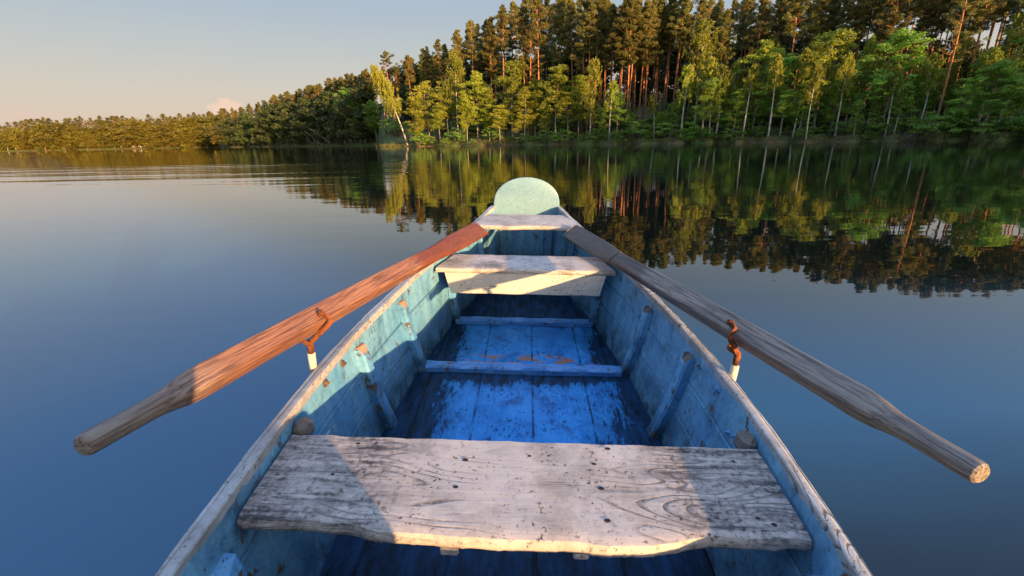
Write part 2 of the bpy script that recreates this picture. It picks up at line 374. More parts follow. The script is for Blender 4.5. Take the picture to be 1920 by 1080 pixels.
def wx(y, z):
    s = (z-zf(y))/(zg(y)-zf(y)); return bw(y)+(g(y)-bw(y))*s+.010*math.sin(math.pi*max(0, min(1, s)))
YB = 3.37                                                         # inner face of the stern board
boat = tag(empty('rowing_boat', MB_), 'old wooden rowing boat with flaking blue paint and worn white thwarts on the calm lake', 'rowing boat')

# bottom boards
mb = MB(); ys = np.linspace(-1.35, YB, 70); us = np.linspace(-1, 1, 25)
vs = [(u*(bw(y)+.004), y, zf(y)+.0025*math.sin(y*9+u*4)) for y in ys for u in us]
fs = [(i*25+j, i*25+j+1, (i+1)*25+j+1, (i+1)*25+j) for i in range(69) for j in range(24)]
mb.add(vs, fs); mb.build('bottom_boards', M_floor, boat, True)

# sides: lapped strakes with open seams, the outer skin 22 mm outside
def side(sgn):
    mb = MB(); ys = np.linspace(-1.42, YB+.02, 110)
    S_ = [0, .2, .33, .350, .355, .367, .371, .5, .66, .680, .685, .697, .701, .8, .9, 1.0]
    D_ = [0, 0, .001, .003, -.007, -.007, 0, 0, .001, .003, -.007, -.007, 0, 0, 0, 0]
    rings = []
    for y in ys:
        zt = zg(y)-.016; z0 = zf(y)-.004; r = []
        wob = .006*math.sin(y*2.1+1)
        for s, dd in zip(S_, D_):
            ss = s+wob*(0 < s < 1); z = z0+(zt-z0)*ss; r.append((sgn*(wx(y, z)-dd), y, z))
        for s in (1.0, .6, .3, 0): 
            z = z0+(zt-z0)*s-(.02 if s == 0 else 0); r.append((sgn*(wx(y, max(z, zf(y)))+.024), y, z))
        rings.append(r if sgn < 0 else r[::-1])
    mb.loft(rings); nr = len(rings[0])
    for q in range((len(rings)-1)*nr):
        i = q % nr; i = i if sgn < 0 else (nr-2-i) % nr
        if i in (4, 11): mb.m[q] = 1
    o = mb.build('side_planking', [M_wall, M_seam], boat); autosmooth(o, 25)
    return o
side(-1); side(1)
mb = MB(); ys = np.linspace(-1.42, YB+.03, 60)                       # outer bottom
vs = []
for y in ys: vs += [(-bw(y)-.024, y, zf(y)-.024), (bw(y)+.024, y, zf(y)-.024)]
mb.add(vs, [(2*i, 2*i+2, 2*i+3, 2*i+1) for i in range(59)]); mb.build('hull_bottom', M_hull, boat)

def rail(sgn):                                                     # gunwale cap, ragged edges
    mb = MB(); rings = []; rr = random.Random(3+sgn)
    ys = np.linspace(-1.44, YB+.035, 260)
    n1 = [rr.gauss(0, 1) for _ in ys]; n2 = [rr.gauss(0, 1) for _ in ys]
    sm = lambda a, i, k: sum(a[max(0, min(len(a)-1, i+j))] for j in range(-k, k+1))/(2*k+1)
    for i, y in enumerate(ys):
        gi = g(y)-.003+.0025*sm(n1, i, 3); go = g(y)+(.034 if sgn < 0 else .029)+.003*sm(n2, i, 3); t = zg(y); b = t-.026
        c = .004
        r = [(gi, b), (gi-.0005, t-c*.7), (gi+c*.5, t), (gi+.014, t+.0012), (gi+.021, t-.0005), (gi+.0225, t-.0025), (gi+.024, t-.0005), (go-c*1.4, t-.001), (go, t-c*1.8), (go, b)]
        r = [(sgn*x, y, z) for x, z in r]; rings.append(r[::-1] if sgn < 0 else r)
    mb.loft(rings); o = mb.build('gunwale', [M_rail], boat); autosmooth(o, 40)
rail(-1); rail(1)

# stern board with its round top
mb = MB(); rings = []
pts = [(-bw(YB)-.01, zf(YB)-.03), (-g(YB)-.018, zg(YB)-.02)]
for k in range(33):
    a = math.pi*k/32; pts.append((-.244*math.cos(a)*(1 if abs(math.cos(a)) < .97 else .995), zg(YB)+.012+.196*math.sin(a)**.92))
pts += [(g(YB)+.018, zg(YB)-.02), (bw(YB)+.01, zf(YB)-.03)]
cx = 0; mid = (0, .35)
def shrink(p, k): return (p[0]*(1-k), mid[1]+(p[1]-mid[1])*(1-k))
for yy, k in ((YB, .02), (YB+.003, .004), (YB+.02, .004), (YB+.024, .02)):
    rings.append([(shrink(p, k)[0], yy, shrink(p, k)[1]) for p in pts])
mb.loft([r[::-1] for r in rings]); o = mb.build('stern_board', M_board, boat); autosmooth(o, 30)
o['label'] = 'pale green board with half round top at the far end'
mb = MB(); mb.box((0, YB-.012, .20), (2*bw(3.3)-.02, .02, .34), bev=.004); mb.build('stern_panel', M_wall, boat)

def plank(name, y0, y1, z, thick, mat, fitx, front=lambda x: 0.0, sag=lambda x: 0.0, n=90, m=10, noise=.0017, par=None, label=None):
    """a board across the boat; front(x) moves its near edge, rounded there by wear"""
    mb = MB(); rr = random.Random(hash(name) % 1000 if False else len(name)*13); rings = []
    na = [rr.gauss(0, 1) for _ in range(n)]; nb = [rr.gauss(0, 1) for _ in range(n)]
    sm = lambda a, i, k: sum(a[max(0, min(n-1, i+j))] for j in range(-k, k+1))/(2*k+1)
    for i in range(n):
        u = -1+2*i/(n-1); r = []
        ya = y0+front(u*.56)+noise*2*sm(na, i, 2); yb = y1+noise*sm(nb, i, 2)
        R_ = thick*.45
        prof = [(ya+R_*.5, -thick), (ya+.1*R_, -thick*.86), (ya-.1*R_, -thick*.6), (ya, -thick*.32), (ya+R_*.3, -thick*.10), (ya+R_*.95, -.001), (ya+R_*1.8, 0)]
        prof += [(ya+(yb-ya)*k/m, 0) for k in range(3, m)]+[(yb-.004, 0), (yb, -.004), (yb, -thick)]
        for (yy, zz) in prof:
            x = u*fitx(yy); r.append((x, yy, z+zz+sag(x)+.0008*math.sin(x*40+yy*17)))
        rings.append(r)
    mb.loft([r[::-1] for r in rings]); o = mb.build(name, mat, par or boat); autosmooth(o, 40)
    if label: o['label'] = label
    return o
def front1(x):                                                     # the worn bulge in the middle of the near thwart
    t = 1/(1+math.exp(-(x+.30)/.018))*(1-1/(1+math.exp(-(x-.305)/.022)))
    return -.024*t-.004*t*math.sin(x*8)+.0015*math.sin(x*23)
TZ = .355
th = plank('thwart', .672, .935, TZ, .034, M_thwart, lambda y: wx(y, TZ)-.009, front1, n=140, m=16, label='nearest thwart with a worn bulging front edge and dark grain')
# nail holes and a hanging splinter on the near thwart
for x, y in ((-.40, .905), (-.42, .80), (-.13, .86), (-.14, .775), (.17, .86), (.175, .785), (.175, .70), (.50, .885), (.48, .72), (.505, .705), (.02, .88), (.21, .915)):
    mb = MB(); rr = random.uniform(.003, .005); mb.add([(x+rr*1.5*math.cos(a), y+rr*math.sin(a), TZ+.0016) for a in [2*math.pi*k/9+.3*random.random() for k in range(9)]], [tuple(range(9))]); mb.build('nail_hole', M_dark, th)
for x, w, hgt in ((-.135, .036, .018), (.12, .03, .014)):
    mb = MB(); mb.box((x, .654, TZ-.039), (w, .012, hgt), bev=.003); mb.build('splinter', M_thwart, th)

T2 = .402
plank('thwart', 2.195, 2.455, T2, .026, M_thwart2, lambda y: wx(y, T2)-.020, lambda x: .003*math.sin(x*5+1), n=90, label='middle thwart, white paint worn to dark streaks')
# riser board below the middle thwart
mb = MB(); rings = []
for i in range(41):
    u = -1+2*i/40; xt = u*.412; xb = u*.385; z1 = T2-.027; z0 = .262+.0008*math.sin(u*11)
    rings.append([(xb, 2.207, z0), (xb, 2.203, z0+.004), (xt, 2.203, z1), (xt, 2.225, z1), (xb, 2.225, z0)])
mb.loft([r[::-1] for r in rings]); mb.build('riser_board', M_riser, boat)
plank('stern_seat', 2.79, 3.16, .497, .028, M_seat, lambda y: wx(y, .49)-.008, lambda x: .012*math.sin(x*9+.6), n=70, label='small worn seat in front of the round stern board')
for x in (-.12, .12):
    mb = MB(); mb.box((x, YB-.035, .24), (.03, .02, .42), bev=.004); mb.build('stern_stiffener', M_wall, boat)

# ribs: posts up the sides; raw tops where the paint is gone
def rib(sgn, yb, yt, ztop, w=.058, d=.034, z0=None, raw=True, x=0.0):
    mb = MB(); rings = []; n = 12; zb = zf(yb)-.002 if z0 is None else z0
    for i in range(n+1):
        s = i/n; z = zb+(ztop-zb)*s; y = yb+(yt-yb)*s; xo = wx(y, z)+.006; dd = d*(1.15-.25*s); ww = w*(1-.06*s)
        tilt = .022*s**8 if i == n else 0
        r = [(xo, y-ww/2, z), (xo-dd+.008, y-ww/2, z), (xo-dd, y-ww/2+.008, z-tilt), (xo-dd, y+ww/2-.008, z-tilt), (xo-dd+.008, y+ww/2, z), (xo, y+ww/2, z)]
        r = [(sgn*(a-.004), b+.0015*math.sin(i*2.1+sgn), c) for a, b, c in r]; rings.append(r if sgn > 0 else r[::-1])
    mb.loft(rings); mb.m[-1] = 1 if raw else 0
    o = mb.build('rib', [M_rib, M_raw if sgn < 0 else M_block], boat); return o
for s in (-1, 1):
    rib(s, 1.45, 1.405, .357); rib(s, 1.875, 1.80, .368); rib(s, 2.43, 2.40, T2-.028, raw=False)
    rib(s, .62, .60, TZ-.036, raw=False); rib(s, 2.95, 2.92, .462, raw=False); rib(s, -.3, -.3, .40, raw=False)
    k = MB(); k.box((s*(wx(.985, .34)-.021), .965, .347), (.040, .055, .05), Matrix.Rotation(s*.10, 3, 'Z') @ Matrix.Rotation(s*.15, 3, 'Y'), bev=.012); k.build('knee_block', M_block, boat)

# beams across the bottom boards
def beam(y, h, w, dz=0.0):
    mb = MB(); rings = []
    for i in range(61):
        u = -1+2*i/60; x = u*(bw(y)-.012); jj = .0015*math.sin(x*31)+.001*math.sin(x*73); z = zf(y)
        rings.append([(x, y-w/2, z-.003), (x, y-w/2+jj, z+h*.75), (x, y-w/2+.008, z+h+jj), (x, y+w/2-.008, z+h-jj), (x, y+w/2, z+h*.75), (x, y+w/2, z-.003)])
    mb.loft(rings); o = mb.build('floor_beam', M_beam, boat); autosmooth(o, 30)
beam(1.88, .030, .062); beam(2.42, .028, .055); beam(.62, .03, .06)
mb = MB(); mb.box((0, -.62, .36), (2*wx(-.62, .36)-.01, .3, .03), bev=.005); o = mb.build('bow_bench', M_thwart2, boat)
mb = MB(); mb.box((0, -.62, .17), (.08, .2, .34), bev=.005); mb.build('bench_support', M_wall, boat)

# bolts through the sides near the oarlocks, and the oarlock blocks
def bolt(sgn, y, z, r=.013, mat=None):
    mb = MB(); x = wx(y, z); nx = Vector((-sgn, 0, .12)).normalized(); q = nx.to_track_quat('Z', 'Y').to_matrix()
    def disc(r0, h0, h1, n=14):
        return [[Vector((sgn*x, y, z))+q @ Vector((rr*math.cos(2*math.pi*i/n), rr*math.sin(2*math.pi*i/n), h)) for i in range(n)] for rr, h in ((r0, h0), (r0, h1), (r0*.8, h1+.001))]
    mb.loft(disc(r, -.004, .0025)); mb.loft(disc(r*.62, .002, .009, 6)); mb.loft(disc(r*.3, .009, .014, 8))
    mb.build('bolt', mat or M_rust2, boat)
for s, lst in ((-1, ((1.16, .362), (1.285, .358))), (1, ((1.20, .352), (1.345, .350)))):
    for y, z in lst: bolt(s, y, z, mat=M_rust2 if s < 0 else M_rib)
for y, z in ((1.07, .30), (1.10, .29)): bolt(1, y-.02, z, .007, M_rib)
for s, y in ((-1, 1.20), (1, 1.22)):
    mb = MB(); mb.box((s*(g(y)+.046), y, zg(y)-.075), (.03, .12, .06), bev=.006); mb.build('oarlock_block', M_rail, boat)

# ---------------------------------------------------------------- oars
PROF = [(0, .030, .030, 2.2), (.004, .038, .038, 2.2), (.012, .0405, .0405, 2.2), (.06, .0405, .0405, 2.2), (.13, .0415, .0415, 2.4), (.155, .046, .045, 3), (.18, .053, .052, 4.2), (.20, .056, .054, 6), (.23, .058, .056, 9), (.40, .058, .056, 9), (.60, .061, .058, 9), (.95, .064, .056, 9),
        (1.15, .066, .052, 8), (1.35, .067, .045, 6), (1.46, .071, .040, 4), (1.54, .083, .036, 3.4), (1.62, .096, .031, 3.2), (1.75, .105, .027, 3.4), (1.95, .110, .023, 4), (2.12, .113, .020, 4), (2.19, .111, .017, 4), (2.2, .106, .012, 4)]
def make_oar(A, Bp, roll, mat, label, sgn, tm, base, side_label):
    A = Vector(A); Bp = Vector(Bp); L = (Bp-A).length; X = (Bp-A).normalized()
    mid = A+X*tm*L; n = Vector((0, 0, BOAT_CAM_H))-mid; Z = (n-X*n.dot(X)).normalized(); Z = Matrix.Rotation(roll, 3, X) @ Z; Y = Z.cross(X).normalized()
    if Y.z < 0: Y = -Y; 
    Z = X.cross(Y).normalized()
    Mo = Matrix(((X.x, Y.x, Z.x, A.x), (X.y, Y.y, Z.y, A.y), (X.z, Y.z, Z.z, A.z), (0, 0, 0, 1)))
    root = tag(empty('oar', MB_ @ Mo), label, 'oar', 'oars laid along the boat')
    k = L/2.2
    def sect(t, w, h, e, n=28):
        r = []
        for i in range(n):
            a = 2*math.pi*(i+.5)/n; c, s = math.cos(a), math.sin(a)
            r.append((t, w/2*math.copysign(abs(c)**(2/e), c), h/2*math.copysign(abs(s)**(2/e), s)))
        return r
    P = np.array(PROF); ts = np.concatenate([P[:4, 0], np.linspace(.02, 2.185, 110), P[-2:, 0]]); ts = np.unique(ts)
    def rings(sel):
        out = []
        for t in sel:
            w, h, e = (np.interp(t, P[:, 0], P[:, q]) for q in (1, 2, 3))
            bow = .004*math.sin(math.pi*t/2.2)
            jit = 0.0
            out.append([(x*k, y+bow*0+jit, z+bow) for x, y, z in sect(t, w, h, e)])
        return out
    mb = MB(); mb.loft(rings([t for t in ts if t <= 1.5])); o = mb.build('shaft', mat, root); autosmooth(o, 33)
    mb = MB(); mb.loft(rings([1.499]+[t for t in ts if t > 1.5])); o = mb.build('blade', mat, root); autosmooth(o, 50)
    # rusty fork pinned through the shaft, its white shank standing in the oarlock block
    w, h = [float(np.interp(tm*L/k, P[:, 0], P[:, q])) for q in (1, 2)]; x0 = tm*L
    inv = Mo.inverted(); base = inv @ Vector(base); dn = (base-Vector((x0, 0, 0))); 
    bot = Vector((x0-.010, 0, 0))+dn.normalized()*(w/2+.040)
    def arm(sg):
        xs = .008 if sg > 0 else -.034
        top = Vector((x0+xs*.2, -w*.20, sg*(h/2+.012))); m1 = Vector((x0+xs, -w/2*.6, sg*(h/2+.013))); m2 = Vector((x0+xs*1.1, -w/2-.014, sg*(h/2+.006)))
        pts = [top+Vector((0, .010, 0)), top, m1, m2, bot*.6+m2*.4, bot]
        cs = []
        for i in range(len(pts)-1):
            p0, p1, p2, p3 = pts[max(i-1, 0)], pts[i], pts[i+1], pts[min(i+2, len(pts)-1)]
            for q in range(5):
                u = q/5; cs.append(.5*((2*p1)+(p2-p0)*u+(2*p0-5*p1+4*p2-p3)*u*u+(3*p1-p0-3*p2+p3)*u**3))
        cs.append(pts[-1]); return cs
    fk = MB()
    for sg in (1, -1):
        c = arm(sg); fk.tube(c, [.0085]*len(c), 8, flat=.45, up=(1, 0, 0))
    dv = (base-bot).normalized()
    fk.tube([bot-dv*.008, bot+dv*.008, bot+dv*.045], [.008, .010, .0085], 10)
    f = fk.build('oarlock', M_rust, root, True)
    s_ = MB(); s_.tube([bot+dv*.036, bot+dv*.04, base+dv*.02], [.009, .0115, .0105], 12); s_.build('shank', M_white, f, True)
    p_ = MB(); 
    e = h/2; p_.tube([(x0, -w*.20, z) for z in (-e-.022, -e-.019, -e-.015, -e-.0148, e+.0148, e+.015, e+.019, e+.022)], [.006, .009, .009, .005, .005, .009, .009, .006], 8, up=(1, 0, 0))
    p_.build('pivot_bolt', M_rust, f)
    return root
make_oar((-.735, .598, .582), (-.273, 2.75, .487), R(-24), M_oarL, 'reddish brown oar with greyed handle, along the left gunwale', -1, .268, (-.640, 1.20, .35), 'left')
make_oar((.768, .631, .558), (.267, 2.75, .482), R(24), M_oarR, 'weathered grey oar resting along the right gunwale', 1, .281, (.632, 1.22, .35), 'right')

# ---------------------------------------------------------------- lake
def boat_waterline():
    L = []; Rr = []
    for y in np.linspace(-1.38, YB+.012, 60):
        for sgn, out in ((-1, L), (1, Rr)):
            lo, hi = zf(y)-.02, zg(y)
            for _ in range(40):
                m = (lo+hi)/2; p = MB_ @ Vector((sgn*(wx(y, max(m, zf(y)))+.012), y, m))
                if p.z < 0: lo = m
                else: hi = m
            out.append(MB_ @ Vector((sgn*(wx(y, max(lo, zf(y)))+.012), y, lo)))
    return L+Rr[::-1]
def water_mat():
    t = NT('lake water'); o = t.co(); X, Y, Z = t.sep(o)
    n1 = t.noise(t.co((.5, 1.6, 1), rot=(0, 0, R(8))), .8, 3, .5)            # slow swell
    n2 = t.noise(t.co((.35, 2.2, 1), rot=(0, 0, R(-6))), 1.6, 3, .55)        # small ripples, long crests
    far = t.n('ShaderNodeMapRange', interpolation_type='SMOOTHSTEP'); t.l(Y, far.inputs[0]); far.inputs[1].default_value = 5; far.inputs[2].default_value = 14; far.inputs[3].default_value = .16; far.inputs[4].default_value = .6
    n3 = t.noise(t.co((.03, .5, 1), rot=(0, 0, R(-4))), 1.0, 3, .5)
    gust = t.math('MULTIPLY', t.band(Y, 13.5, 30, 4), t.ramp(X, [(0, 1), (1, 0)]))
    gx = t.n('ShaderNodeMapRange', interpolation_type='SMOOTHSTEP'); t.l(X, gx.inputs[0]); gx.inputs[1].default_value = -7; gx.inputs[2].default_value = 1; gx.inputs[3].default_value = 1; gx.inputs[4].default_value = 0
    gust = t.math('MULTIPLY', t.band(Y, 13.5, 30, 4), gx.outputs[0])
    h = t.math('ADD', t.math('MULTIPLY', n1, .0035), t.math('MULTIPLY', t.math('MULTIPLY', n2, far.outputs[0]), .0032))
    h = t.math('ADD', h, t.math('MULTIPLY', t.math('MULTIPLY', n3, gust), .06))
    b = t.bump(h, 1.0, 1.0)
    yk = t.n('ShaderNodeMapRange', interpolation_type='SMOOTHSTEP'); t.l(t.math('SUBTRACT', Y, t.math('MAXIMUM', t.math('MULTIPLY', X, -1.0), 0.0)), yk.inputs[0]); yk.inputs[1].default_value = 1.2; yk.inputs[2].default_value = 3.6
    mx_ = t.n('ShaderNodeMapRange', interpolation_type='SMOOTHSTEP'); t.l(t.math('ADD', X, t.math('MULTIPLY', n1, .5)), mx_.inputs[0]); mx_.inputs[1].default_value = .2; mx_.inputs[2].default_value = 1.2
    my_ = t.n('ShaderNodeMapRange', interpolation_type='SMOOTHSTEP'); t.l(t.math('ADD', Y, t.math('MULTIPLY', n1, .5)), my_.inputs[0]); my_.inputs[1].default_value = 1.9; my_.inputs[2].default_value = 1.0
    dim_refl = t.math('MULTIPLY', mx_.outputs[0], my_.outputs[0])             # darker reflection beside the boat, painted into the water colour
    body = t.mix(t.math('MAXIMUM', dim_refl, yk.outputs[0]), (.015, .080, .150), (.002, .006, .006))
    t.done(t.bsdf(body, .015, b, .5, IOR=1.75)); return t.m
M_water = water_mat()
import bmesh
bm = bmesh.new(); inner = [bm.verts.new((p.x, p.y, 0)) for p in boat_waterline()]
outer = [bm.verts.new((4200*math.cos(2*math.pi*k/48), 4200*math.sin(2*math.pi*k/48), 0)) for k in range(48)]
ed = []
for loop in (inner, outer):
    for i in range(len(loop)): ed.append(bm.edges.new((loop[i], loop[(i+1) % len(loop)])))
bmesh.ops.triangle_fill(bm, edges=ed, use_beauty=True, use_dissolve=False)
for f in bm.faces:
    if f.normal.z < 0: f.normal_flip()
me = bpy.data.meshes.new('lake_water'); bm.to_mesh(me); bm.free()
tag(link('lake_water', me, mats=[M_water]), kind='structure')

# ---------------------------------------------------------------- the shore round the lake: distance of the waterline by bearing
_A = np.array([-75, -60, -47, -40, -34.5, -31.2, -30.4, -27, -22, -17.5, -15.4, -14.7, -12.6, -6, 2.5, 12, 21, 32, 47, 60, 75, 90, 110, 125, 140])
_D = np.array([640, 600, 505, 470, 440, 420, 345, 300, 236, 196, 182, 130, 121, 109, 100, 91, 85, 81, 78, 79, 84, 92, 98, 100, 100.])
def shore(az): return float(np.interp(az, _A, _D))+1.1*math.sin(az*1.9)+.7*math.sin(az*4.3+1)
def wray(px, py=262):
    d = CW[:, 0]*(px-960)-CW[:, 1]*(py-540)+CW[:, 2]*F; return d
def az_of(px):
    d = wray(px, 265-(px-960)*.0192); return math.degrees(math.atan2(d[0], d[1]))
def elev_of(px, py):
    d = wray(px, py); return math.atan2(d[2], math.hypot(d[0], d[1]))
def ground_z(az, b):
    return .12+min(b, 1.2)*.22+2.6*(1-math.exp(-max(b, 0)/11))+.14*max(0, min(b, 75)-9)+.03*max(b, 0)
def ground_pt(az, b):
    r = shore(az)+b; a = R(az); return Vector((r*math.sin(a), r*math.cos(a), ground_z(az, b)))

def soil_mat():
    t = NT('forest floor'); o = t.co()
    n = t.noise(o, .9, 6, .7); m = t.noise(o, .16, 4, .6)
    col = t.mix(t.ramp(n, [(.35, 0), (.65, 1)]), (.060, .050, .026), (.15, .115, .062))
    col = t.mix(t.ramp(m, [(.42, 0), (.6, .9)]), col, (.07, .11, .03))
    t.done(t.bsdf(col, .9, t.bump(t.noise(o, 3, 6, .75), 1, .12), .1)); return t.m
M_soil = soil_mat()
azs = np.concatenate([np.arange(-75, -33, .5), np.arange(-33, -10, .15), np.arange(-10, 140.1, .5)])
bs = [-9, -2.5, -.6, -.15, 0, .25, .7, 1.3, 2.2, 3.5, 5.5, 8, 11, 15, 20, 27, 36, 50, 75, 120, 200]
vs = []
for az in azs:
    for j, b in enumerate(bs):
        p = ground_pt(az, b)
        if b < -.2: p.z = -.5+b*.12
        else: p.z += (.10*math.sin(az*23+j*1.3)+.08*math.sin(az*61+j*2.2))*min(1, max(0, b)/.8+.25)*(1 if b < 30 else 3)-(.17 if b < 0 else .04 if b < .1 else 0)
        vs.append(p)
nb = len(bs); fs = [(i*nb+j, i*nb+j+1, (i+1)*nb+j+1, (i+1)*nb+j) for i in range(len(azs)-1) for j in range(nb-1)]
mb = MB(); mb.add(vs, fs); tag(mb.build('shore_ground', M_soil, None, True), kind='structure')

# ---------------------------------------------------------------- foliage and bark
def leaf_mat(name, c1, c2, c3, trans=.35, rough=.5):
    t = NT(name); oi = t.n('ShaderNodeObjectInfo'); o = t.co()
    n = t.noise(o, .55, 3, .6); f = t.noise(o, 6.0, 2, .6)
    col = t.mix(t.ramp(n, [(.35, 0), (.65, 1)]), c1, c2)
    col = t.mix(t.math('MULTIPLY', t.ramp(f, [(.4, 0), (.6, 1)]), .5), col, c3)
    hs = t.n('ShaderNodeHueSaturation'); t.l(col, hs.inputs['Color'])
    t.l(t.math('ADD', t.math('MULTIPLY', oi.outputs['Random'], .035), .4825), hs.inputs['Hue'])
    r2 = t.math('FRACT', t.math('MULTIPLY', oi.outputs['Random'], 17.3))
    t.l(t.math('ADD', t.math('MULTIPLY', r2, .55), .72), hs.inputs['Value'])
    b = t.bsdf(hs.outputs[0], rough, spec=.25); tr = t.n('ShaderNodeBsdfTranslucent'); t.l(hs.outputs[0], tr.inputs[0])
    ms = t.n('ShaderNodeMixShader'); ms.inputs[0].default_value = trans; t.l(b.outputs[0], ms.inputs[1]); t.l(tr.outputs[0], ms.inputs[2])
    t.done(ms); return t.m
M_needle = leaf_mat('pine needles', (.098, .135, .034), (.180, .172, .042), (.265, .185, .05), .38)
M_spruce = leaf_mat('spruce needles', (0.049, 0.074, 0.029), (0.072, 0.097, 0.034), (0.094, 0.103, 0.039), .15)
M_birchleaf = leaf_mat('birch leaves', (.22, .27, .03), (.28, .32, .036), (.35, .35, .045), .45)
M_alderleaf = leaf_mat('alder leaves', (.18, .33, .055), (.25, .40, .06), (.32, .42, .06), .5)
M_sunleaf = leaf_mat('sunlit alder leaves', (.25, .30, .036), (.31, .36, .042), (.38, .39, .05), .45)  # sunlit copy of the alder leaves, warm light put into the colour
M_shadeleaf = leaf_mat('shaded headland leaves', (.050, .078, .026), (.070, .098, .030), (.10, .105, .034), .3)  # shade on the headland painted into the leaf colour
M_farleaf = leaf_mat('olive leaves', (.13, .125, .024), (.17, .15, .026), (.20, .16, .03), .35)  # the far shore's more orange light is mixed into this colour
M_bushleaf = leaf_mat('bush leaves', (.13, .27, .05), (.18, .32, .055), (.24, .34, .06), .45)
M_brightleaf = leaf_mat('bright young leaves', (0.143, 0.377, 0.039), (0.182, 0.455, 0.046), (0.234, 0.494, 0.058), .45)
def bark(name, lo, hi, zsplit, crack, scale=3.0, marks=False):
    t = NT(name); o = t.co(); z = t.sep(o)[2]
    n = t.noise(t.co((1, 1, .25)), scale*2.2, 5, .7)
    m = t.n('ShaderNodeMapRange', interpolation_type='SMOOTHSTEP'); t.l(t.math('ADD', z, t.math('MULTIPLY', n, 2.0)), m.inputs[0]); m.inputs[1].default_value = zsplit-2; m.inputs[2].default_value = zsplit+3
    col = t.mix(m.outputs[0], lo, hi)
    col = t.mix(t.math('MULTIPLY', t.ramp(n, [(.38, 1), (.55, 0)]), .7), col, crack)
    if marks:
        k = t.ramp(t.noise(t.co((1.4, 1.4, 7)), 1.3, 3, .6), [(.58, 0), (.63, 1)]); col = t.mix(k, col, (.03, .028, .025))
    t.done(t.bsdf(col, .85, t.bump(n, .8, .03), .15)); return t.m
M_pinebark = bark('pine bark', (.21, .125, .085), (.50, .20, .085), 7.0, (.05, .032, .025))
M_birchbark = bark('birch bark', (.32, .29, .26), (.58, .54, .48), 2.0, (.20, .18, .16), marks=True)
M_alderbark = bark('alder bark', (.30, .275, .25), (.30, .27, .24), 3.0, (.06, .055, .05))
M_deadwood = bark('dead wood', (.26, .23, .20), (.30, .27, .24), 2.0, (.10, .09, .08))

# ---------------------------------------------------------------- tree kinds (numpy: thousands of separate leaf faces per crown)
def cards(c, size, elong, rng, droop=None, flat=None):
    n = len(c); a = rng.normal(size=(n, 3))
    if droop is not None: a = a*.5+np.array([0, 0, -1.0])*droop
    if flat is not None: a[:, 2] *= flat
    a /= np.linalg.norm(a, axis=1)[:, None]; b = np.cross(a, rng.normal(size=(n, 3)))
    if flat is not None: b[:, 2] *= flat
    b /= np.linalg.norm(b, axis=1)[:, None]; s = size*rng.uniform(.6, 1.3, n)[:, None]
    a = a*s*.5; b = b*s*.5*elong
    return np.stack([c-a, c+b, c+a, c-b], 1).reshape(-1, 3)
def blob(c, r, n, rng, shell=.35):
    d = rng.normal(size=(n, 3)); d /= np.linalg.norm(d, axis=1)[:, None]
    return np.array(c)+d*(rng.uniform(shell, 1, n)**.7)[:, None]*np.array(r)
def quadmesh(name, v):
    n = len(v)//4; me = bpy.data.meshes.new(name); me.vertices.add(len(v)); me.vertices.foreach_set('co', np.asarray(v, np.float32).ravel())
    me.loops.add(n*4); me.loops.foreach_set('vertex_index', np.arange(n*4, dtype=np.int32)); me.polygons.add(n)
    me.polygons.foreach_set('loop_start', np.arange(0, n*4, 4, dtype=np.int32)); me.update(calc_edges=True); return me
class Tree: pass
def finish(kind, wood, leaves, mw, ml, h):
    t = Tree(); t.kind = kind; t.h = h; t.leaves = np.concatenate(leaves)
    t.trunk = bpy.data.meshes.new(kind+'_trunk'); t.trunk.from_pydata(wood.v, [], wood.f); t.trunk.materials.append(mw); smooth(t.trunk)
    t.crown = quadmesh(kind+'_crown', t.leaves); t.crown.materials.append(ml); return t
def stem(mb, h, r0, r1, rng, sway=.25, n=10, lean=(0, 0), curve=0.0):
    ph = rng.uniform(0, 6, 2); pts = []
    for k in range(n+1):
        s = k/n; pts.append(Vector((sway*math.sin(s*3+ph[0])*s+lean[0]*(s+curve*s*s), sway*math.cos(s*2.6+ph[1])*s+lean[1]*s, h*s-.4*(k == 0))))
    mb.tube(pts, [r0*1.35 if k == 0 else r0+(r1-r0)*(k/n)**.85 for k in range(n+1)], 8)
    def at(s):
        q = s*n; k = min(n-1, int(q)); return pts[k].lerp(pts[k+1], q-k)
    return at
def limb(mb, p, az, L, rise, r, rng, kink=.12):
    d = Vector((math.cos(az), math.sin(az), rise)); pts = [p]
    for k in range(1, 4):
        q = p+d*L*(k/3)+Vector(rng.normal(size=3))*kink*L*.35; q.z += .12*L*(k/3)**2; pts.append(q)
    mb.tube(pts, [r, r*.7, r*.45, r*.2], 4); return pts
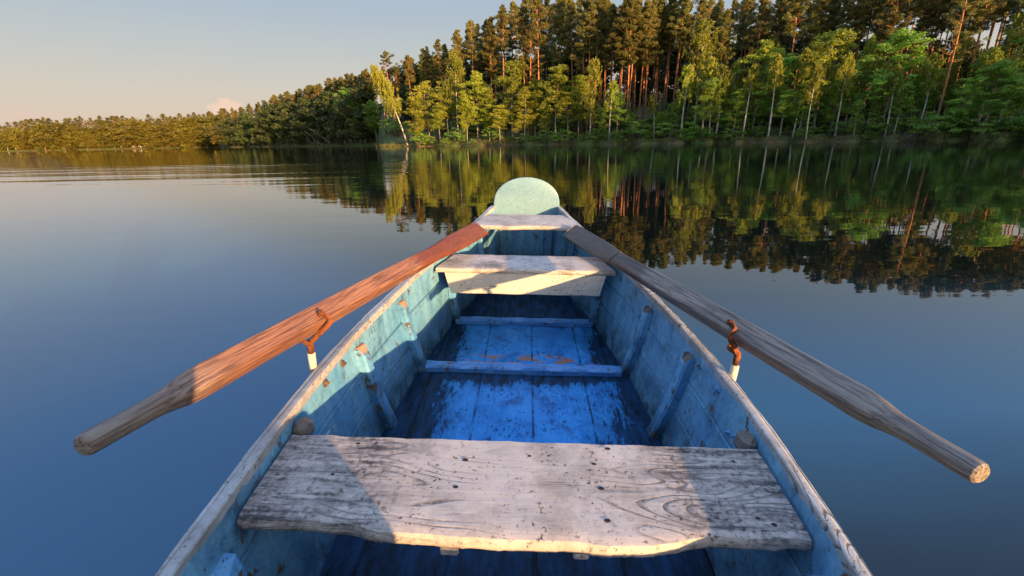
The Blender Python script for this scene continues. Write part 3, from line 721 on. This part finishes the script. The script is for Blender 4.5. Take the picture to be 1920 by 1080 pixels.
def pine(seed, h=25, base=.52, Lm=2.5, nl=36, dens=1.0, spread=1.0, bare=False):
    rng = np.random.default_rng(seed); mb = MB(); at = stem(mb, h, .25, .05, rng, .35); lv = []
    for i in range(nl):
        rel = (i+rng.uniform(0, 1))/nl; s = base+(0.985-base)*rel; p = at(s); az = i*2.4+rng.normal()*.4
        prof = np.interp(rel, [0, .2, .5, .8, 1], [.6, 1, .86, .44, .10])
        L = Lm*spread*prof*rng.uniform(.55, 1.15); rise = rng.uniform(.02, .35)+.35*rel
        pts = limb(mb, p, az, L, rise, .05, rng)
        for f, q in ((.45, .75), (.72, .9), (1.0, .85)):
            if rng.random() < .22 and rel < .85: continue
            k = min(2.999, f*3); c = pts[int(k)].lerp(pts[min(3, int(k)+1)], k-int(k)) if f < 1 else pts[3]
            c = np.array(c)+rng.normal(size=3)*.15; rr = q*rng.uniform(.50, .85)*(1 if L > 1 else .75)
            lv.append(cards(blob(c, (rr, rr, rr*.55), int(92*dens*q), rng), .46, .24, rng))
    for k in range(4): lv.append(cards(blob(np.array(at(.975))+np.array([0, 0, -.3+.25*k]), (.45-.08*k, .45-.08*k, .3), 45, rng), .38, .17, rng))
    for i in range(9):
        s = rng.uniform(.2, base); limb(mb, at(s), rng.uniform(0, 6.3), rng.uniform(.3, 1.3), rng.uniform(-.1, .25), .022, rng)
    return finish('pine', mb, lv, M_pinebark, M_needle, h)
def spruce(seed, h=22):
    rng = np.random.default_rng(seed); mb = MB(); at = stem(mb, h, .2, .03, rng, .12); lv = []
    for i in range(64):
        rel = (i+rng.uniform(0, 1))/64; s = .16+.82*rel; p = at(s); L = (2.7*(1-rel)**.85+.15)*rng.uniform(.65, 1.1)
        pts = limb(mb, p, i*2.4+rng.normal()*.3, L, -.22+.2*rel, .03, rng, .06)
        for f in (.4, .7, 1.0):
            k = min(2.99, f*3); c = pts[int(k)].lerp(pts[int(k)+1], k-int(k)); rr = .36+.10*L
            lv.append(cards(blob(np.array(c)+[0, 0, -.12], (rr, rr, rr*.45), 34, rng), .40, .2, rng, droop=.3))
    return finish('spruce', mb, lv, M_spruce, M_spruce if False else M_spruce, h) if False else finish('spruce', mb, lv, M_alderbark, M_spruce, h)
def birch(seed, h=15, Rm=2.2, lean=(0, 0), curve=0.0, base=.30, weep=1.0, n=26):
    rng = np.random.default_rng(seed); mb = MB(); at = stem(mb, h, .15, .02, rng, .3, 12, lean, curve); lv = []
    for i in range(n):
        rel = (i+rng.uniform(0, 1))/n; s = base+(.97-base)*rel; p = at(s)
        L = Rm*np.interp(rel, [0, .3, .7, 1], [.75, 1, .8, .25])*rng.uniform(.6, 1.2)
        pts = limb(mb, p, i*2.4+rng.normal()*.5, L, rng.uniform(.5, 1.1), .035, rng)
        for j in range(11):
            f = rng.uniform(.25, 1); k = min(2.99, f*3); c = pts[int(k)].lerp(pts[int(k)+1], k-int(k)); c = np.array(c)+rng.normal(size=3)*np.array([.30, .30, .15])
            dl = rng.uniform(.5, 2.0)*weep; m = int(13+dl*11); tt = rng.uniform(0, 1, m)
            q = c+np.stack([rng.normal(size=m)*.07+tt*rng.normal()*.2, rng.normal(size=m)*.07+tt*rng.normal()*.2, -tt*dl], 1)
            lv.append(cards(q, .23, .6, rng, droop=.35))
    return finish('birch', mb, lv, M_birchbark, M_birchleaf, h)
def alder(seed, h=12, Rm=2.9, base=.22, n=26, flat=.46, ml=None, lean=(0, 0), size=.22, more=1.5, cf=.75):
    rng = np.random.default_rng(seed); mb = MB(); at = stem(mb, h, .14, .02, rng, .45, 10, lean); lv = []
    for i in range(n):
        rel = (i+rng.uniform(0, 1))/n; s = base+(.98-base)*rel; p = at(s)
        L = Rm*np.interp(rel, [0, .25, .6, .85, 1], [.85, 1, .85, .55, .2])*rng.uniform(.55, 1.15)
        pts = limb(mb, p, i*2.4+rng.normal()*.5, L, rng.uniform(-.05, .75), .035, rng)
        for f in (.4, .65, .85, 1.05):
            k = min(2.99, f*3); c = pts[int(k)].lerp(pts[int(k)+1], k-int(k)); c = np.array(c)+rng.normal(size=3)*.32
            rr = rng.uniform(.5, .95); m = int((34+rr*32)*more)
            lv.append(cards(blob(c, (rr, rr, rr*flat*rng.uniform(.7, 1.4)), m, rng, .1), size, .7, rng, flat=cf))
    return finish('alder', mb, lv, M_alderbark, ml or M_alderleaf, h)
def bush(seed, h=3.0, Rm=1.9, ml=None, n=26):
    rng = np.random.default_rng(seed); mb = MB(); lv = []
    for i in range(9):
        limb(mb, Vector((rng.normal()*.2, rng.normal()*.2, -.1)), rng.uniform(0, 6.3), rng.uniform(.5, 1.2), rng.uniform(1.4, 2.6), .03, rng)
    for i in range(n):
        a = rng.uniform(0, 6.3); r = Rm*rng.uniform(.1, .85)**.7; z = h*rng.uniform(.15, .92)*(1-.35*(r/Rm)**2)
        rr = rng.uniform(.38, .7)*h/3
        lv.append(cards(blob((r*math.cos(a), r*math.sin(a), z), (rr, rr, rr*.42), 62, rng, .1), .25, .6, rng, flat=.7))
    return finish('bush', mb, lv, M_alderbark, ml or M_bushleaf, h)
PINES = [pine(11, base=.56, nl=42), pine(12, base=.62, Lm=2.4, nl=38), pine(13, base=.52, Lm=2.9, nl=48), pine(14, base=.66, Lm=2.6, nl=36), pine(15, base=.50, Lm=2.4, nl=48)]
SPRUCES = [spruce(21), spruce(22)]
SLIMS = [birch(36, h=13, Rm=1.5, base=.52, n=18, weep=.7), birch(37, h=13, Rm=1.3, base=.6, n=16, weep=.7, lean=(.8, 0))]
BIRCHES = [birch(31), birch(32, Rm=1.7, base=.25), birch(33, Rm=2.6)]
FARS = [alder(57, h=9, Rm=3.2, base=.05, n=40, size=.36, flat=.85, cf=1.0, more=1.0, ml=M_farleaf), alder(58, h=9, Rm=2.8, base=.03, n=40, size=.36, flat=.85, cf=1.0, more=1.0, ml=M_farleaf)]
LOWS = [alder(47, h=9, Rm=3.4, base=.06, n=40, size=.36, flat=.75, cf=1.0, more=1.0, ml=M_shadeleaf), alder(48, h=9, Rm=3.0, base=.04, n=40, size=.36, flat=.75, cf=1.0, more=1.0, ml=M_shadeleaf), alder(49, h=9, Rm=3.2, base=.10, n=36, size=.36, flat=.75, cf=1.0, more=1.0, ml=M_shadeleaf)]
ALDERS = [alder(41, base=.30, Rm=2.5), alder(42, Rm=2.1, base=.40, n=22), alder(43, Rm=2.8, n=28, base=.26), alder(44, Rm=2.2, base=.2, n=24), alder(45, h=14, Rm=2.0, base=.35, n=26)]
SUN_ALDERS = [alder(71, base=.26, Rm=2.6, ml=M_sunleaf), alder(72, Rm=2.1, base=.36, n=22, ml=M_sunleaf), alder(73, Rm=2.9, n=28, base=.22, ml=M_sunleaf), alder(74, h=14, Rm=2.0, base=.3, n=26, ml=M_sunleaf)]
BUSHES = [bush(51), bush(52, Rm=2.3, n=32), bush(53, h=2.6, Rm=1.6, n=22)]
NAMES = {'pine': 'pine_tree', 'spruce': 'spruce_tree', 'birch': 'birch_tree', 'alder': 'alder_tree', 'bush': 'bush'}
def plant(t, px, b, height=None, top=None, wide=1.0, label='', group=None, cat=None, lean=None, rz=None, name=None):
    az = az_of(px); p = ground_pt(az, b); d = math.hypot(p.x, p.y)
    if height is None: height = max(2.0, d*math.tan(elev_of(px, top))+CAM_H-p.z)
    k = height/t.h; o = empty(name or NAMES[t.kind]); o.location = p
    o.rotation_euler = ((lean or (random.gauss(0, .018), random.gauss(0, .018)))+(rz if rz is not None else random.uniform(0, 6.28),))
    w = k*wide; o.scale = (w, w, k)
    tag(o, label, cat or ('bush' if t.kind == 'bush' else 'tree'), group)
    a = bpy.data.objects.new('trunk' if t.kind != 'bush' else 'stems', t.trunk); COL.objects.link(a); a.parent = o
    c = bpy.data.objects.new('crown' if t.kind != 'bush' else 'foliage', t.crown); COL.objects.link(c); c.parent = o
    return o
# skyline of the wood: pixel rows of the tree tops along the shore (rows above the frame come from their reflection)
_SX = [-120, 0, 100, 250, 380, 440, 490, 520, 560, 600, 640, 680, 720, 770, 800, 830, 860, 880, 900, 925, 950, 985, 1050, 1150, 1250, 1400, 1550, 1700, 1800, 1930, 2100]
_SY = [235, 236, 222, 218, 212, 205, 192, 180, 171, 157, 146, 138, 126, 108, 92, 74, 62, 48, 32, 30, 6, -6, -16, 2, -8, -16, -44, -80, -92, -84, -80]
def skyline(px): return float(np.interp(px, _SX, _SY))
G = random.gauss; U = random.uniform
"""far shore on the left"""
for i in range(66):
    px = -110+i*8.4+U(-3, 3); plant(random.choice(PINES), px, U(14, 34), top=skyline(px)+abs(G(0, 6))-3, wide=U(1.5, 2.2), label='small orange lit pine in the rear row of the far low shore', group='pines of the far shore')
for i in range(84):
    px = -110+i*6.5+U(-3, 3)
    plant(random.choice(FARS), px, U(1.0, 12), top=skyline(px)+U(10, 40), wide=U(1.6, 2.3), label='small leafy tree at the water edge of the far low shore', group='leafy trees of the far shore', name='leafy_tree')
"""wooded headland in the middle distance"""
for i in range(72):
    px = 428+i*4.15+U(-4, 4); plant(random.choice(PINES+SPRUCES+PINES), px, U(8, 34), top=skyline(px)+abs(G(0, 7))-2, wide=1.2, label='dark conifer crowded on the middle headland beyond the leaning birch', group='conifers of the middle headland')
for i in range(44):
    px = 432+i*6.5+U(-4, 4); sk = skyline(px)
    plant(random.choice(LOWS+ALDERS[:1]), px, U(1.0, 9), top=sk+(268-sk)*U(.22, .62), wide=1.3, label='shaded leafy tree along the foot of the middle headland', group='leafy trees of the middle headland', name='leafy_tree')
"""the tall stand on the near right shore"""
for i in range(132):
    px = 742+i*10.0+U(-6, 6); row = i % 3; b = (U(8, 14), U(16, 24), U(26, 38))[row]
    plant(random.choice(PINES), px, b, top=skyline(px)+abs(G(0, 16))-4+row*3, wide=U(.85, 1.1), label='tall pine with a bare reddish trunk crowded in the stand on the right shore', group='pines of the tall stand')
for i in range(64):
    px = 752+i*20+U(-8, 8); d0 = skyline(px); tp = max(d0+28, 74)+abs(G(0, 26))
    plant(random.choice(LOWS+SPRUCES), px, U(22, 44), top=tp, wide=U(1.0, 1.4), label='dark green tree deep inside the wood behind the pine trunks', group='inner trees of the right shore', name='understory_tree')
for px, b, t in ((812, 15, 84), (952, 18, 4), (1016, 14, -4), (1452, 20, -14), (1540, 12, -10), (1610, 15, -30), (1838, 9, -20), (1885, 13, -30), (1690, 22, -40)):
    plant(random.choice(SPRUCES), px, b, top=t, wide=1.05, label='dark spruce with dense boughs standing among the pines of the right shore', group='spruces among the pines')
for i in range(14):
    px = 1112+i*11.2+U(-5, 5); plant(random.choice(PINES[1:4]), px, U(5, 15), top=skyline(px)-4+abs(G(0, 14)), wide=.95, label='slim orange lit pine trunk in the open gap right of the narrow weeping birch', group='pines in the open gap')
S_ = plant
big = 'leafy tree'
S_(birch(61, h=14, Rm=1.9, lean=(-3.4, 0), curve=.4, base=.45, weep=1.5), 764, .4, height=18.5, wide=1.0, rz=0, lean=(0, 0), label='birch leaning left over the water at the tip of the near shore', name='birch_tree')
S_(pine(62, base=.72, Lm=3.4, nl=20, spread=1.1), 744, 11, top=96, label='broad topped dark pine standing clear above the edge of the near wood', name='pine_tree', lean=(0, -.05), rz=1.0)
S_(pine(63, base=.5, Lm=3.2, nl=26, dens=1.0), 990, 7, top=58, label='pine with a stout orange trunk and forked bare limbs above yellow alders', name='pine_tree', wide=1.1)
S_(pine(64, base=.46, Lm=4.6, nl=22, dens=.55), 1750, 3.0, top=-40, lean=(0, -.012), rz=0, label='lone pine with a long bare trunk and sparse wide branches at the right water edge', name='pine_tree')
S_(pine(66, base=.42, Lm=3.0, nl=36), 1090, 9, top=-10, label='pine with a thick orange lit crown low behind the narrow weeping birch', name='pine_tree')
S_(BIRCHES[0], 860, 3.5, top=92, wide=.95, label='tall yellow green birch rising over alders near the tip of the near shore')
S_(BIRCHES[1], 1106, 2.8, top=106, wide=1.1, label='narrow weeping birch with a pale forked trunk before the orange pine')
S_(BIRCHES[2], 1300, 6.0, top=38, wide=1.15, label='big weeping birch with hanging yellow green branches before the pine stand')
S_(BIRCHES[0], 1866, 8, top=8, wide=1.2, label='tall birch with a sunlit yellow top beside the lone sparse pine')
S_(SUN_ALDERS[0], 962, 3, top=114, wide=1.05, label='pointed sunlit yellow alder beside the pine with forked bare limbs')
S_(SUN_ALDERS[1], 1042, 4, top=122, wide=1.1, label='slender sunlit yellow alder left of the narrow weeping birch')
S_(SUN_ALDERS[2], 1408, 4, top=88, wide=1.15, label='round topped sunlit golden alder right of the big weeping birch')
S_(SUN_ALDERS[0], 1524, 5, top=62, wide=1.3, label='tallest sunlit golden alder with a domed crown over the water')
S_(ALDERS[2], 1650, 4, top=66, wide=1.25, label='alder with a lit golden top and dark green lower half near the brush pile')
S_(ALDERS[1], 1905, 5, top=36, wide=1.2, label='large alder filling the right end of the shore')
S_(bush(71, h=3.2, Rm=2.1, ml=M_brightleaf, n=30), 1292, .5, height=3.4, label='bright fresh green bush hanging over the water edge')
lit = 'yellow green alder in the sunlit waterside row near the shore tip'; shd = 'green alder in the shaded waterside row of the right shore'
for px, b, t in ((788, 1.5, 190), (806, 4, 158), (826, 2, 196), (842, 5, 150), (876, 1.5, 178), (896, 5, 140), (918, 2.5, 160), (938, 1.2, 196), (984, 2, 168), (1004, 5, 150), (1022, 1.4, 190), (1064, 2, 172), (1084, 5, 142)):
    S_(random.choice(SUN_ALDERS+ALDERS[:1]), px, b, top=t, wide=U(1.1, 1.4), label=lit, group='sunlit waterside alders')
for px, b, t in ((1130, 2, 200), (1156, 4, 176), (1180, 3, 214), (1236, 3, 212), (1266, 3, 190), (1330, 2.2, 150), (1372, 1.5, 172), (1440, 5, 108), (1462, 1.5, 168), (1496, 1.2, 158), (1556, 1.8, 140), (1580, 4, 112), (1600, 1.4, 190), (1630, 1.2, 176), (1676, 1.6, 158), (1704, 4, 140), (1738, 5, 130), (1790, 2.0, 150), (1806, 5, 100), (1842, 3, 120), (1868, 1.5, 150), (1900, 2, 122), (1936, 2, 100), (1985, 3, 80), (2020, 4, 60)):
    S_(random.choice(ALDERS), px, b, top=t, wide=U(1.0, 1.4), label=shd, group='shaded waterside alders')
for px, b, t in ((1246, 5, 206), (1362, 3.5, 110), (1694, 6, 100), (1590, 6, 68), (1420, 9, 70), (1500, 8, 78), (1762, 8, 60)):
    S_(random.choice(BIRCHES), px, b, top=t, wide=U(.8, 1.1), label='thin birch with a small loose crown standing between the shore alders', group='thin birches between the alders')
for px, t_ in ((1142, 150), (1226, 176), (1276, 120), (1316, 105), (1342, 120), (1392, 118), (1440, 100), (1486, 90), (1512, 120), (1566, 100), (1622, 110), (1660, 120), (1720, 100), (1830, 90)):
    S_(random.choice(SLIMS), px, U(.3, 2.5), top=t_, wide=U(.9, 1.2), label='slim young birch with a long bare pale trunk at the water edge', group='slim birches at the water edge')
for i in range(60):
    px = 772+i*20+U(-9, 9); plant(random.choice(BUSHES), px, U(.1, 3.5), height=U(.9, 3.4), wide=U(1.0, 1.5), label='low green bush along the foot of the right shore', group='bushes along the right shore')
for i in range(40):
    px = 750+i*30+U(-9, 9); plant(random.choice(BUSHES), px, U(6, 20), height=U(2.5, 5.5), wide=U(1.2, 1.7), label='dark undergrowth bush behind the front trunks of the right shore', group='undergrowth bushes')

# fallen stems, brush pile, reeds, grass
for i, (px, l, a, r) in enumerate(((604, 9, 2.35, .10), (624, 11, 2.45, .11), (590, 8, 2.2, .08))):
    p = ground_pt(az_of(px), .3); mb = MB(); rng = np.random.default_rng(80+i); az = R(az_of(px))
    ex = Vector((math.cos(az), -math.sin(az), 0)); d = (ex*math.cos(a)+Vector((0, 0, 1))*math.sin(a))
    pts = [d*(l*k/6)+Vector(rng.normal(size=3))*.12 for k in range(7)]; mb.tube(pts, [r*1.6*(1-.1*k) for k in range(7)], 6)
    for k in range(5): limb(mb, pts[2+k % 4], rng.uniform(0, 6.3), rng.uniform(.6, 1.6), .4, r*.4, rng)
    o = mb.build('dead_tree', M_deadwood, None, True); o.location = p; tag(o, 'bare grey dead stem leaning out from the shaded headland', 'dead tree', 'dead stems on the headland')
mb = MB(); rng = np.random.default_rng(91)
for i in range(90):
    c = Vector((rng.normal()*1.3, rng.normal()*.6, abs(rng.normal())*.35)); limb(mb, c, rng.uniform(0, 6.3), rng.uniform(.5, 1.7), rng.uniform(-.1, .9), .026, rng, .25)
o = mb.build('brush_pile', M_deadwood, None, True); o.location = ground_pt(az_of(1716), .1)-Vector((0, 0, .1)); o.rotation_euler.z = -R(az_of(1716)); tag(o, 'tangled heap of grey dead branches lying at the water edge', 'brush pile')
def blades(name, spots, h, mat, label_kind):
    rng = np.random.default_rng(5); V = []
    for p, n, sp in spots:
        for k in range(n):
            a = rng.uniform(0, 6.3); c = np.array(p)+np.array([rng.normal()*sp[0], rng.normal()*sp[1], 0]); hh = h*rng.uniform(.5, 1.2); w = .025
            e = np.array([math.cos(a), math.sin(a), 0]); t = c+np.array([rng.normal()*.12*hh, rng.normal()*.12*hh, hh])
            V += [c-e*w, c+e*w, t+e*.004, t-e*.004]
    me = quadmesh(name, np.array(V)); tag(link(name, me, mats=[mat]), kind='stuff')
M_reed = leaf_mat('reed', (.12, .15, .04), (.16, .18, .05), (.20, .19, .07), .3)
M_grass = leaf_mat('bank grass', (.10, .14, .035), (.15, .18, .05), (.22, .19, .08), .3)
blades('reeds', [(ground_pt(az_of(px), -.6)*1.0, 60, (.8, .8)) for px in np.arange(716, 752, 2)], .75, M_reed, 0)
blades('grass', [(ground_pt(az_of(px), U(.1, 1.1)), 26, (.5, .3)) for px in np.arange(755, 1990, 4.5)], .5, M_grass, 0)

# the wood on the shore behind and to the right, out of the frame, that keeps the low sun off the right shore
UX = np.array([-LW[1], LW[0], 0]); hl = np.linalg.norm(UX); e_s = np.array([-LW[0], -LW[1], 0])/hl; e_u = np.array([LW[1], -LW[0], 0])/hl
TANE = math.tan(SUN_EL); V = []; wood = MB(); rng = np.random.default_rng(17)
for k in range(56):
    u = 58+k*1.5; s = 104+rng.normal()*5; P = e_u*u+e_s*s
    fz = np.interp(u, [56, 60, 65, 71, 78, 90, 150], [-3, .5, 3.0, 4.5, 7, 9, 11]); ps = np.interp(u, [58, 60, 65, 71, 78, 90], [-90, -85, -75, -50, -5, 10])
    h = max(2.0, fz+TANE*(s-ps)+rng.normal()*1.6); src = random.choice(ALDERS+PINES[2:3] if h < 15 else PINES+SPRUCES)
    q = src.leaves[:len(src.leaves)//4*4].reshape(-1, 4, 3)[::2]; c = q.mean(1, keepdims=True); q = c+(q-c)*1.5
    V.append((q.reshape(-1, 3)*np.array([h/src.h*1.5, h/src.h*1.5, h/src.h]))+P+np.array([0, 0, .4]))
    wood.tube([tuple(P+np.array([0, 0, z])) for z in (-.5, h*.5, h*.95)], [.25, .16, .05], 6)
me = quadmesh('far_wood', np.concatenate(V)); o = tag(link('far_wood', me, mats=[M_needle]), kind='stuff')

# ---------------------------------------------------------------- the photographer, seated behind the camera: throws the shadow on the left oar and thwart
def skin(name, verts, edges, radii, mat, parent, root=0, lv=2):
    me = bpy.data.meshes.new(name); me.from_pydata(verts, edges, []); me.materials.append(mat)
    o = bpy.data.objects.new(name, me); COL.objects.link(o)
    if parent is not None: o.parent = parent
    m = o.modifiers.new('skin', 'SKIN'); m.use_smooth_shade = True
    for i, v in enumerate(me.skin_vertices[0].data):
        r = radii[i]; v.radius = r if isinstance(r, tuple) else (r, r); v.use_root = (i == root)
    s = o.modifiers.new('sub', 'SUBSURF'); s.levels = lv; s.render_levels = lv
    return o
def plain(name, col, rough=.7):
    t = NT(name); o = t.co(); n = t.noise(o, 30, 4, .6); return t.done(t.bsdf(t.mix(n, tuple(q*.8 for q in col), col), rough, t.bump(n, .2, .003), .3))
M_skin = plain('skin', (.48, .29, .21), .5); M_jacket = plain('dark jacket', (.03, .04, .06)); M_trous = plain('trousers', (.06, .06, .065)); M_hair = plain('dark hair', (.03, .02, .015), .6); M_black = plain('black camera body', (.015, .015, .016), .4)
man = tag(empty('person', MB_), 'seated person in a dark jacket holding a camera to the eye', 'person')
V = [(0, -.44, .46), (0, -.45, .60), (0, -.43, .78), (0, -.37, .90), (0, -.31, .98), (0, -.27, 1.06), (0, -.255, 1.14), (0, -.245, 1.20), (0, -.155, 1.095)]
E_ = [(0, 1), (1, 2), (2, 3), (3, 4), (4, 5), (5, 6), (6, 7), (5, 8)]; Rr = [(.15, .11), (.14, .10), (.15, .10), (.14, .09), .055, .075, .085, .06, .012]
for s in (-1, 1):
    b = len(V); V += [(s*.10, -.40, .47), (s*.25, -.03, .545), (s*.235, -.07, .10), (s*.24, -.06, .045), (s*.25, .08, .04)]; E_ += [(0, b), (b, b+1), (b+1, b+2), (b+2, b+3), (b+3, b+4)]; Rr += [.085, .058, .042, .04, .03]
    b = len(V); V += [(s*.16, -.38, .88), (s*.195, -.385, .70), (s*.105, -.12, 1.02), (s*.085, -.085, 1.075)]; E_ += [(3, b), (b, b+1), (b+1, b+2), (b+2, b+3)]; Rr += [.055, .042, .027, (.03, .018)]
    for f in range(4):
        c = len(V); V += [(s*.082, -.075+.0*f, 1.085+.018*(f-1.5)+.012), (s*.072, -.045, 1.092+.018*(f-1.5)), (s*.055, -.028, 1.092+.018*(f-1.5))]; E_ += [(b+3, c), (c, c+1), (c+1, c+2)]; Rr += [.009, .008, .007]
    c = len(V); V += [(s*.075, -.12, 1.06), (s*.05, -.135, 1.07)]; E_ += [(b+3, c), (c, c+1)]; Rr += [.010, .008]
body = skin('body', V, E_, Rr, M_skin, man)
V = [(0, -.44, .44), (0, -.45, .60), (0, -.43, .78), (0, -.37, .90), (0, -.32, .965)]; E_ = [(0, 1), (1, 2), (2, 3), (3, 4)]; Rr = [(.20, .14), (.18, .13), (.17, .125), (.15, .11), .07]
for s in (-1, 1):
    b = len(V); V += [(s*.165, -.38, .885), (s*.195, -.385, .70), (s*.115, -.15, .98)]; E_ += [(3, b), (b, b+1), (b+1, b+2)]; Rr += [.07, .055, .036]
skin('jacket', V, E_, Rr, M_jacket, man)
V = [(0, -.44, .46)]; E_ = []; Rr = [(.17, .125)]
for s in (-1, 1):
    b = len(V); V += [(s*.12, -.38, .48), (s*.25, -.03, .545), (s*.236, -.07, .12)]; E_ += [(0, b), (b, b+1), (b+1, b+2)]; Rr += [.115, .082, .058]
skin('trousers', V, E_, Rr, M_trous, man)
skin('hair', [(0, -.30, 1.10), (0, -.285, 1.18), (0, -.25, 1.225), (0, -.20, 1.21)], [(0, 1), (1, 2), (2, 3)], [.075, .085, .075, .045], M_hair, man)
mb = MB(); mb.box((0, -.095, 1.10), (.135, .05, .095), bev=.012); mb.box((0, -.095, 1.158), (.05, .05, .03), bev=.01)
mb.loft([[(r*math.cos(a), y, 1.10+r*math.sin(a)) for a in [2*math.pi*k/24 for k in range(24)]] for r, y in ((.038, -.072), (.040, -.05), (.038, -.03), (.034, -.026))])
ph = tag(empty('camera_body', MB_), 'black camera held in both hands by the seated person', 'camera'); mb.build('housing', M_black, ph)
